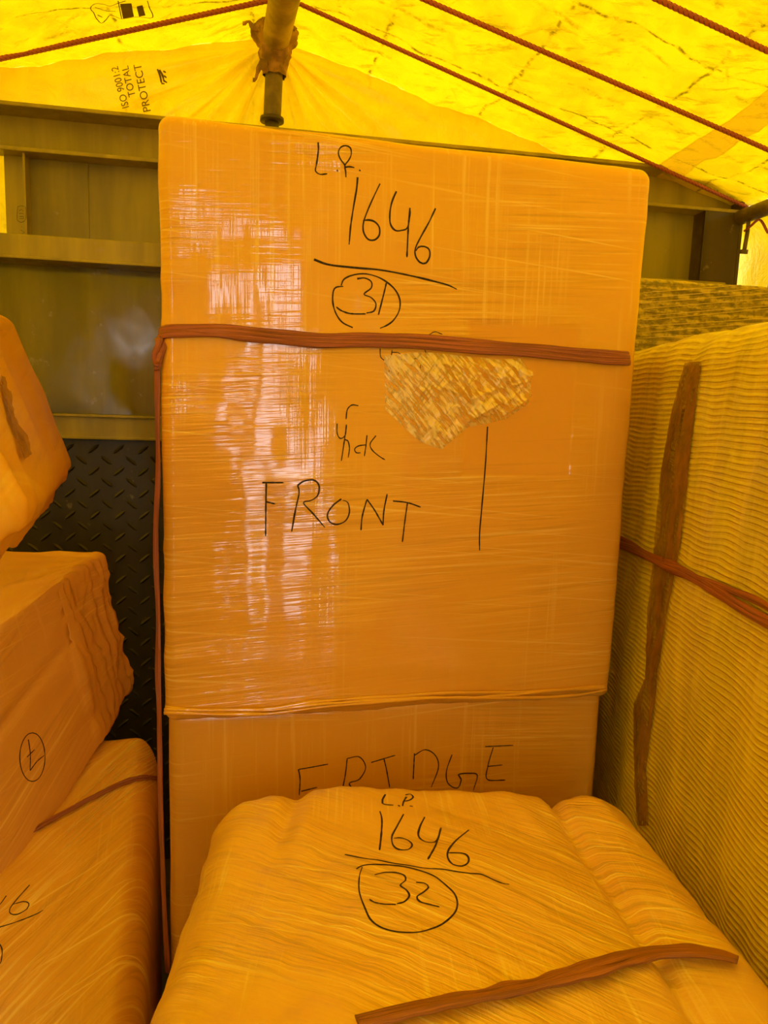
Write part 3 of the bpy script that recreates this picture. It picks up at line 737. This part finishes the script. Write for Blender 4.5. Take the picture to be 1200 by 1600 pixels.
# twine round the carton and down its left edge
cr = FP(xr, FY, 0); cl = FP(xl, FY, 0)
zL = atp(250, 522, V13 * FY, V13).z; zR = atp(990, 558, V13 * FY, V13).z
strap_on(tf, [(256, 520), (330, 520), (420, 523), (520, 529), (620, 534), (720, 541), (820, 547), (900, 554), (960, 558), (991, 560)], 'twine', fc, M['strap'], 3, .013, .0035, .002,
    extra_start=[FP(xl - .004, FY + .02, zL), FP(xl - .004, FY + .35, zL), FP(xl - .004, FY + .68, zL)], extra_end=[FP(xr + .004, FY + .02, zR), FP(xr + .004, FY + .35, zR), FP(xr + .004, FY + .68, zR)], seed=2)
mb = MB()
for s, (dx, dy) in enumerate(((0, 0), (.004, .004))):
    pp = [(248, 530), (245, 560), (246, 640), (247, 740), (243, 850), (247, 960), (247, 1050), (249, 1130), (251, 1260), (256, 1400), (262, 1520)]
    P = catmull([atY(x + 1 - s * 2, y, 1.150 + dy) for x, y in pp], .02)
    mb.ribbon(P, [Vector((-.4, -.9, 0))] * len(P), .010, .003, 8, wf=lambda t, s=s: .8 + .5 * noise.noise(Vector((t * 12, s * 4, 0))))
mb.build('twine', M['strap'], fc)
mb = MB()
for s in range(5):
    A = atY(246 + s * 2, 528, 1.148); B = atY(243 + s * 2.5, 578 - s * 5, 1.146)
    P = [A.lerp(B, i / 8) + Vector((.003 * math.sin(i + s), -.003 * math.sin(i * .8 + s), 0)) for i in range(9)]
    mb.ribbon(P, [Vector((-.3, -.95, 0))] * 9, .011, .004, 8)
mb.build('twine_knot', M['strap'], fc)

# --- bundle 32 in front ---
Z32 = .80
tl = atZ(345, 1243, Z32); tr_ = atZ(990, 1258, Z32); bl = atZ(215, 1600, Z32); br = atZ(1215, 1560, Z32)
def down(p, q, Y): t = (Y - p.y) / (q.y - p.y); return p.lerp(q, t)
fl3 = down(tl, bl, .40); fr3 = down(tr_, br, .40)
cc = {}
for i in (0, 1):
    for j in (0, 1):
        p = (tr_ if j else fr3) if i else (tl if j else fl3)
        p = p + Vector((0, .02, 0)) * j
        cc[(i, j, 1)] = p.copy(); q = p.copy(); q.z = 0.0; cc[(i, j, 0)] = q
def d32(p, n, s):
    x, y = s[0], s[1]; t = max(0, n.z)
    d = t * (.034 * (1 - x * x) + .012 * fbm((p.x, p.y, p.z), 4, 4))
    xe = .56 + .16 * (1 - y) * .5
    d += t * (-.018 * math.exp(-((x - xe) / .035) ** 2) + .020 * math.exp(-((x - xe - .2) / .12) ** 2))
    d += t * (-.012) * math.exp(-((x + .72 - .1 * y) / .05) ** 2) * sstep(.2, .7, y)
    d += -.028 * t * sstep(.8, 1, y) * sstep(.35, .9, abs(x + .1))
    d += .0035 * ridge((p.x * 2.2 + p.y * 1.6, p.y * .5 - p.x * .4, p.z), 6, 9) + .002 * fbm((p.x, p.y, p.z), 22, 4)
    return d
b3 = empty('wrapped_bundle', (cc[(0, 0, 0)] + cc[(1, 1, 0)]) / 2); tag(b3, 'rounded film-wrapped brown bundle marked LP 1646 and 32, in front of the tall carton', 'bundle')
body3 = parcel('body', cc, M['b32'], b3, .055, (90, 80, 30), d32, .006, 8)
t3 = bvh(body3)
S = zz_(500, 1220, 3.333, [[(340, 72), (325, 100), (325, 118), (345, 125), (382, 128)], [(408, 128)], [(450, 85), (435, 110), (430, 132)], [(445, 75), (470, 70), (485, 85), (470, 100), (440, 108)], [(468, 132), (483, 134)]])
ink_on(t3, S, .0034, 'marker_writing', b3)
S = zz_(500, 1220, 3.333, [[(312, 160), (322, 200), (320, 270), (310, 362)], [(435, 175), (400, 240), (375, 290), (380, 335), (410, 358), (460, 358), (480, 335), (460, 312), (420, 298), (385, 300)],
    [(545, 190), (520, 240), (512, 285), (535, 312), (575, 322), (610, 310), (630, 245)], [(630, 245), (605, 330), (562, 410)], [(775, 257), (710, 310), (670, 360), (665, 400), (690, 435), (740, 445), (772, 425), (770, 395), (740, 378), (660, 376)]])
ink_on(t3, S, .0030, 'marker_writing', b3)
S = zz_(500, 1220, 3.333, [[(130, 385), (230, 405), (300, 413), (370, 428), (450, 440), (540, 455), (640, 462), (700, 472), (780, 483), (840, 488), (900, 515), (950, 535), (985, 540)]])
ink_on(t3, S, .0024, 'marker_underline', b3)
S = zz_(500, 1220, 3.333, [[(190, 460), (215, 445), (260, 437), (340, 438), (430, 447), (510, 465), (590, 495), (650, 540), (700, 590), (715, 640), (700, 690), (640, 745), (570, 775), (500, 790), (400, 787), (320, 765), (265, 725), (235, 665), (205, 580), (205, 500), (220, 450)],
    [(285, 490), (340, 478), (400, 480), (440, 495), (445, 520), (418, 545), (450, 570), (465, 600), (440, 630), (400, 642)], [(395, 645), (330, 643), (280, 632), (258, 618)], [(500, 530), (545, 535), (565, 555), (540, 580), (505, 605), (520, 630), (570, 645), (622, 658)]])
ink_on(t3, S, .0026, 'marker_writing', b3)
strap_on(t3, [(560, 1612), (680, 1585), (790, 1562), (900, 1532), (980, 1505), (1060, 1492), (1110, 1500), (1150, 1514)], 'strap', b3, M['strap2'], 3, .014, .004, .006, seed=8, spread=.35, sm=60)

# --- big yellow ribbed bundle on the right ---
XM = .505
zt = atp(1100, 528, (XM, 0, 0), (1, 0, 0)).z + .012
def mcor(i, j, k): return Vector((XM + .37 if i else XM, 1.74 if j else .30, zt if k else 0.0))
def mdisp(p, n, s):
    d = .016 * fbm((p.x, p.y, p.z * .35), 3.0, 2) + .006 * ridge((p.x, p.y * 2.2, p.z * .3), 3, 6)
    return d * (1 - .4 * max(0, n.z))
mt = empty('netted_bundle', (XM + .25, .95, 0)); tag(mt, 'large upright bundle in yellow ribbed netting on the right, tied with one brown strap', 'bundle')
mbody = parcel('body', C8f(mcor), M['knit'], mt, .06, (14, 90, 90), mdisp, .02, 7)
tm = bvh(mbody)
strap_on(tm, [(984, 852), (1040, 880), (1100, 908), (1160, 938), (1215, 966)], 'strap', mt, M['strap'], 3, .013, .004, .003, seed=3, spread=.5,
    extra_start=[Vector((XM, 1.7, 1.13)), Vector((XM + .3, 1.76, 1.13))], extra_end=[Vector((XM, .6, 1.15)), Vector((XM, .4, 1.15)), Vector((XM + .2, .295, 1.15))])
def tp_(t, s, p): return .0012 + .003 * abs(fbm((p.x, p.y, p.z), 24, 3)) + .004 * math.sin(math.pi * s)
project_strip([(1072, 568), (1052, 640), (1034, 740), (1024, 860), (1014, 960), (1010, 1060), (992, 1100), (992, 1180), (998, 1290)], [(1100, 566), (1088, 640), (1076, 760), (1064, 860), (1044, 960), (1030, 1060), (1024, 1110), (1012, 1200), (1016, 1290)], .001, 'brown_tape', M['tape'], mt, tm, 160, 10, hgt=tp_)

# --- netted box behind it ---
zb = HB(1100, 441, 1.84).z
def ncor(i, j, k): return T(UE + .015 if i else .62, 2.07 if j else 1.83, zb if k else 0.0)
nb = empty('net_wrapped_box', T(.8, 1.8, 0)); tag(nb, 'box in dark netting bound with fine yellow strings, behind the yellow ribbed bundle', 'box')
nbody = parcel('body', C8f(ncor), M['net'], nb, .02, (40, 12, 60), lambda p, n, s: .004 * fbm((p.x, p.y, p.z), 8, 3), .004)
tn = bvh(nbody)
for k in range(9):
    y0 = 456 + k * 9.2 + random.uniform(-1.5, 1.5); y1 = y0 - 17 + random.uniform(-3, 5)
    mb = MB(); P, Nn = [], []
    for i in range(30):
        x = lerp(1004, 1215, i / 29); y = lerp(y0, y1, i / 29); d = ray(x, y).normalized(); h = tn.ray_cast(CAM, d)
        if h[0] and h[1].dot(V6) < -.3: P.append(h[0] + h[1] * .002); Nn.append(h[1])
    if len(P) > 3: mb.ribbon(P, Nn, .0016, .0016, 6); mb.build('string', M['string'], nb)

# --- lower left carton ---
cTRb = atY(250, 1130, 1.49); d_ = atY(210, 1620, .98) - atY(249, 1130, 1.48)
cTRf = cTRb + d_ * 1.55
off = -U13 * .80
def ccor(i, j, k):
    p = (cTRb if j else cTRf) + (Vector() if i else off)
    q = p.copy()
    if not k: q.z = 0.0
    return q
bc = empty('wrapped_carton', (ccor(0, 0, 0) + ccor(1, 1, 0)) / 2); tag(bc, 'film-wrapped brown carton at the lower left with a handwritten 6 and underline', 'carton')
def cdisp(p, n, s):
    return max(0, n.z) * (.010 * fbm((p.x, p.y, 0), 3, 3) + .010 * ridge((p.x * .8 + p.y * 2.2, p.y * .4, 0), 3, 5) * sstep(.0, .8, s[1])) + .0015 * ridge((p.x * 2 + p.y * 3, p.z, 0), 9, 2)
bcb = parcel('body', C8f(ccor), M['bC'], bc, .045, (50, 60, 24), cdisp, .012, 6)
tc = bvh(bcb)
ink_on(tc, zz_(0, 1150, 3.556, [[(165, 828), (100, 900), (55, 960), (60, 988), (100, 990), (150, 960), (160, 930), (130, 920), (75, 935)], [(35, 888), (0, 935), (-40, 960)]]), .0022, 'marker_writing', bc)
for k in range(16):
    x0 = 243 - random.uniform(0, 6); y0 = 1140 + k * 5.5; L = random.uniform(70, 150)
    ink_on(tc, [[(x0, y0), (x0 - L * .45, y0 + L * .30), (x0 - L, y0 + L * .80)]], .0011, 'film_strand', bc, M['string'], .0006, 5, .003)
ink_on(tc, zz_(0, 1150, 3.556, [[(-90, 1085), (0, 1062), (100, 1030), (200, 990), (238, 968)]]), .0022, 'marker_underline', bc)
ink_on(tc, zz_(0, 1150, 3.556, [[(-80, 1110), (-30, 1130), (0, 1160), (12, 1190), (10, 1230), (0, 1265), (-40, 1300)]]), .0022, 'marker_circle', bc)
strap_on(tc, [(246, 1218), (225, 1216), (190, 1226), (150, 1246), (100, 1274), (50, 1302), (10, 1325)], 'twine', bc, M['strap'], 2, .008, .003, .004, seed=6)

# --- circled 7 parcel, leaning on it ---
def prism(pts, v):
    """pts: end face a front-top, b back-top, c back-bottom, d front-bottom; v: axis to the near end"""
    a, b, c, d = pts
    return {(1, 0, 1): a, (1, 1, 1): b, (1, 1, 0): c, (1, 0, 0): d, (0, 0, 1): a + v, (0, 1, 1): b + v, (0, 1, 0): c + v, (0, 0, 0): d + v}
a, b, c, d = atY(95, 908, 1.38), atY(157, 864, 1.51), atY(204, 1072, 1.56), atY(162, 1154, 1.41)
v7 = (atY(-250, 1172, 1.0) - a) * 1.35
b7 = empty('wrapped_parcel', d + v7 * .5); tag(b7, 'long brown paper parcel marked with a circled 7, leaning at the left', 'parcel')
def d7(p, n, s):
    e = sstep(.45, 1, s[0])
    k = .010 * fbm((p.x, p.y, p.z), 4, 7) + .009 * ridge((p.x, p.y * 1.2, p.z * .7), 7, 3) * max(0, n.x) + .006 * ridge((p.x * 1.3, p.y, p.z * 2), 9, 5) * e
    k += -.012 * math.exp(-((s[2] - .15 - .2 * s[0]) / .06) ** 2) * abs(n.y)
    return k
q7 = prism((a, b, c, d), v7); vb = (atY(-120, 856, 1.42) - b) * 2.0
q7[(0, 0, 0)] = d + (atY(-150, 1625, .98) - d) * 1.25; q7[(0, 1, 1)] = b + vb; q7[(0, 1, 0)] = c + v7 * .6 + vb * .4
b7b = parcel('body', q7, M['bB'], b7, .014, (50, 34, 46), d7, .008, 5)
t7 = bvh(b7b)
S = [[(50.4 + 19.7 * math.cos(q) , 1183 + 38 * math.sin(q)) for q in lin(0, 2 * math.pi, 24)]] + zz_(0, 830, 3.81, [[(168, 1240), (180, 1330), (178, 1425)], [(160, 1345), (205, 1300)], [(178, 1425), (220, 1370), (262, 1335)]])
ink_on(t7, S, .0024, 'marker_writing', b7)
# --- upper left parcel ---
a, b, c, d = atY(-34, 600, 1.36), atY(18, 508, 1.50), atY(112, 724, 1.50), atY(68, 788, 1.38)
v1_ = -(ray(200, 640).normalized()) * .75
bA = empty('wrapped_parcel', d + v1_ * .5); tag(bA, 'brown taped parcel at the left edge, topmost of the stacked parcels', 'parcel')
def dA(p, n, s):
    return .009 * fbm((p.x, p.y, p.z), 4, 17) + .009 * ridge((p.x, p.y * 1.6, p.z), 5, 13) + .003 * ridge((p.x, p.y, p.z), 14, 3)
bAb = parcel('body', prism((a, b, c, d), v1_), M['bA'], bA, .012, (44, 34, 44), dA, .003, 4)
tA = bvh(bAb)
project_strip([(-5, 588), (2, 620), (8, 650), (22, 690), (30, 722)], [(4, 590), (12, 625), (18, 652), (36, 682), (46, 710)], .0, 'torn_tape', M['tape'], bA, tA, 40, 8, hgt=lambda t, s, p: .003 + .006 * abs(fbm((p.x, p.y, p.z), 26, 3)))
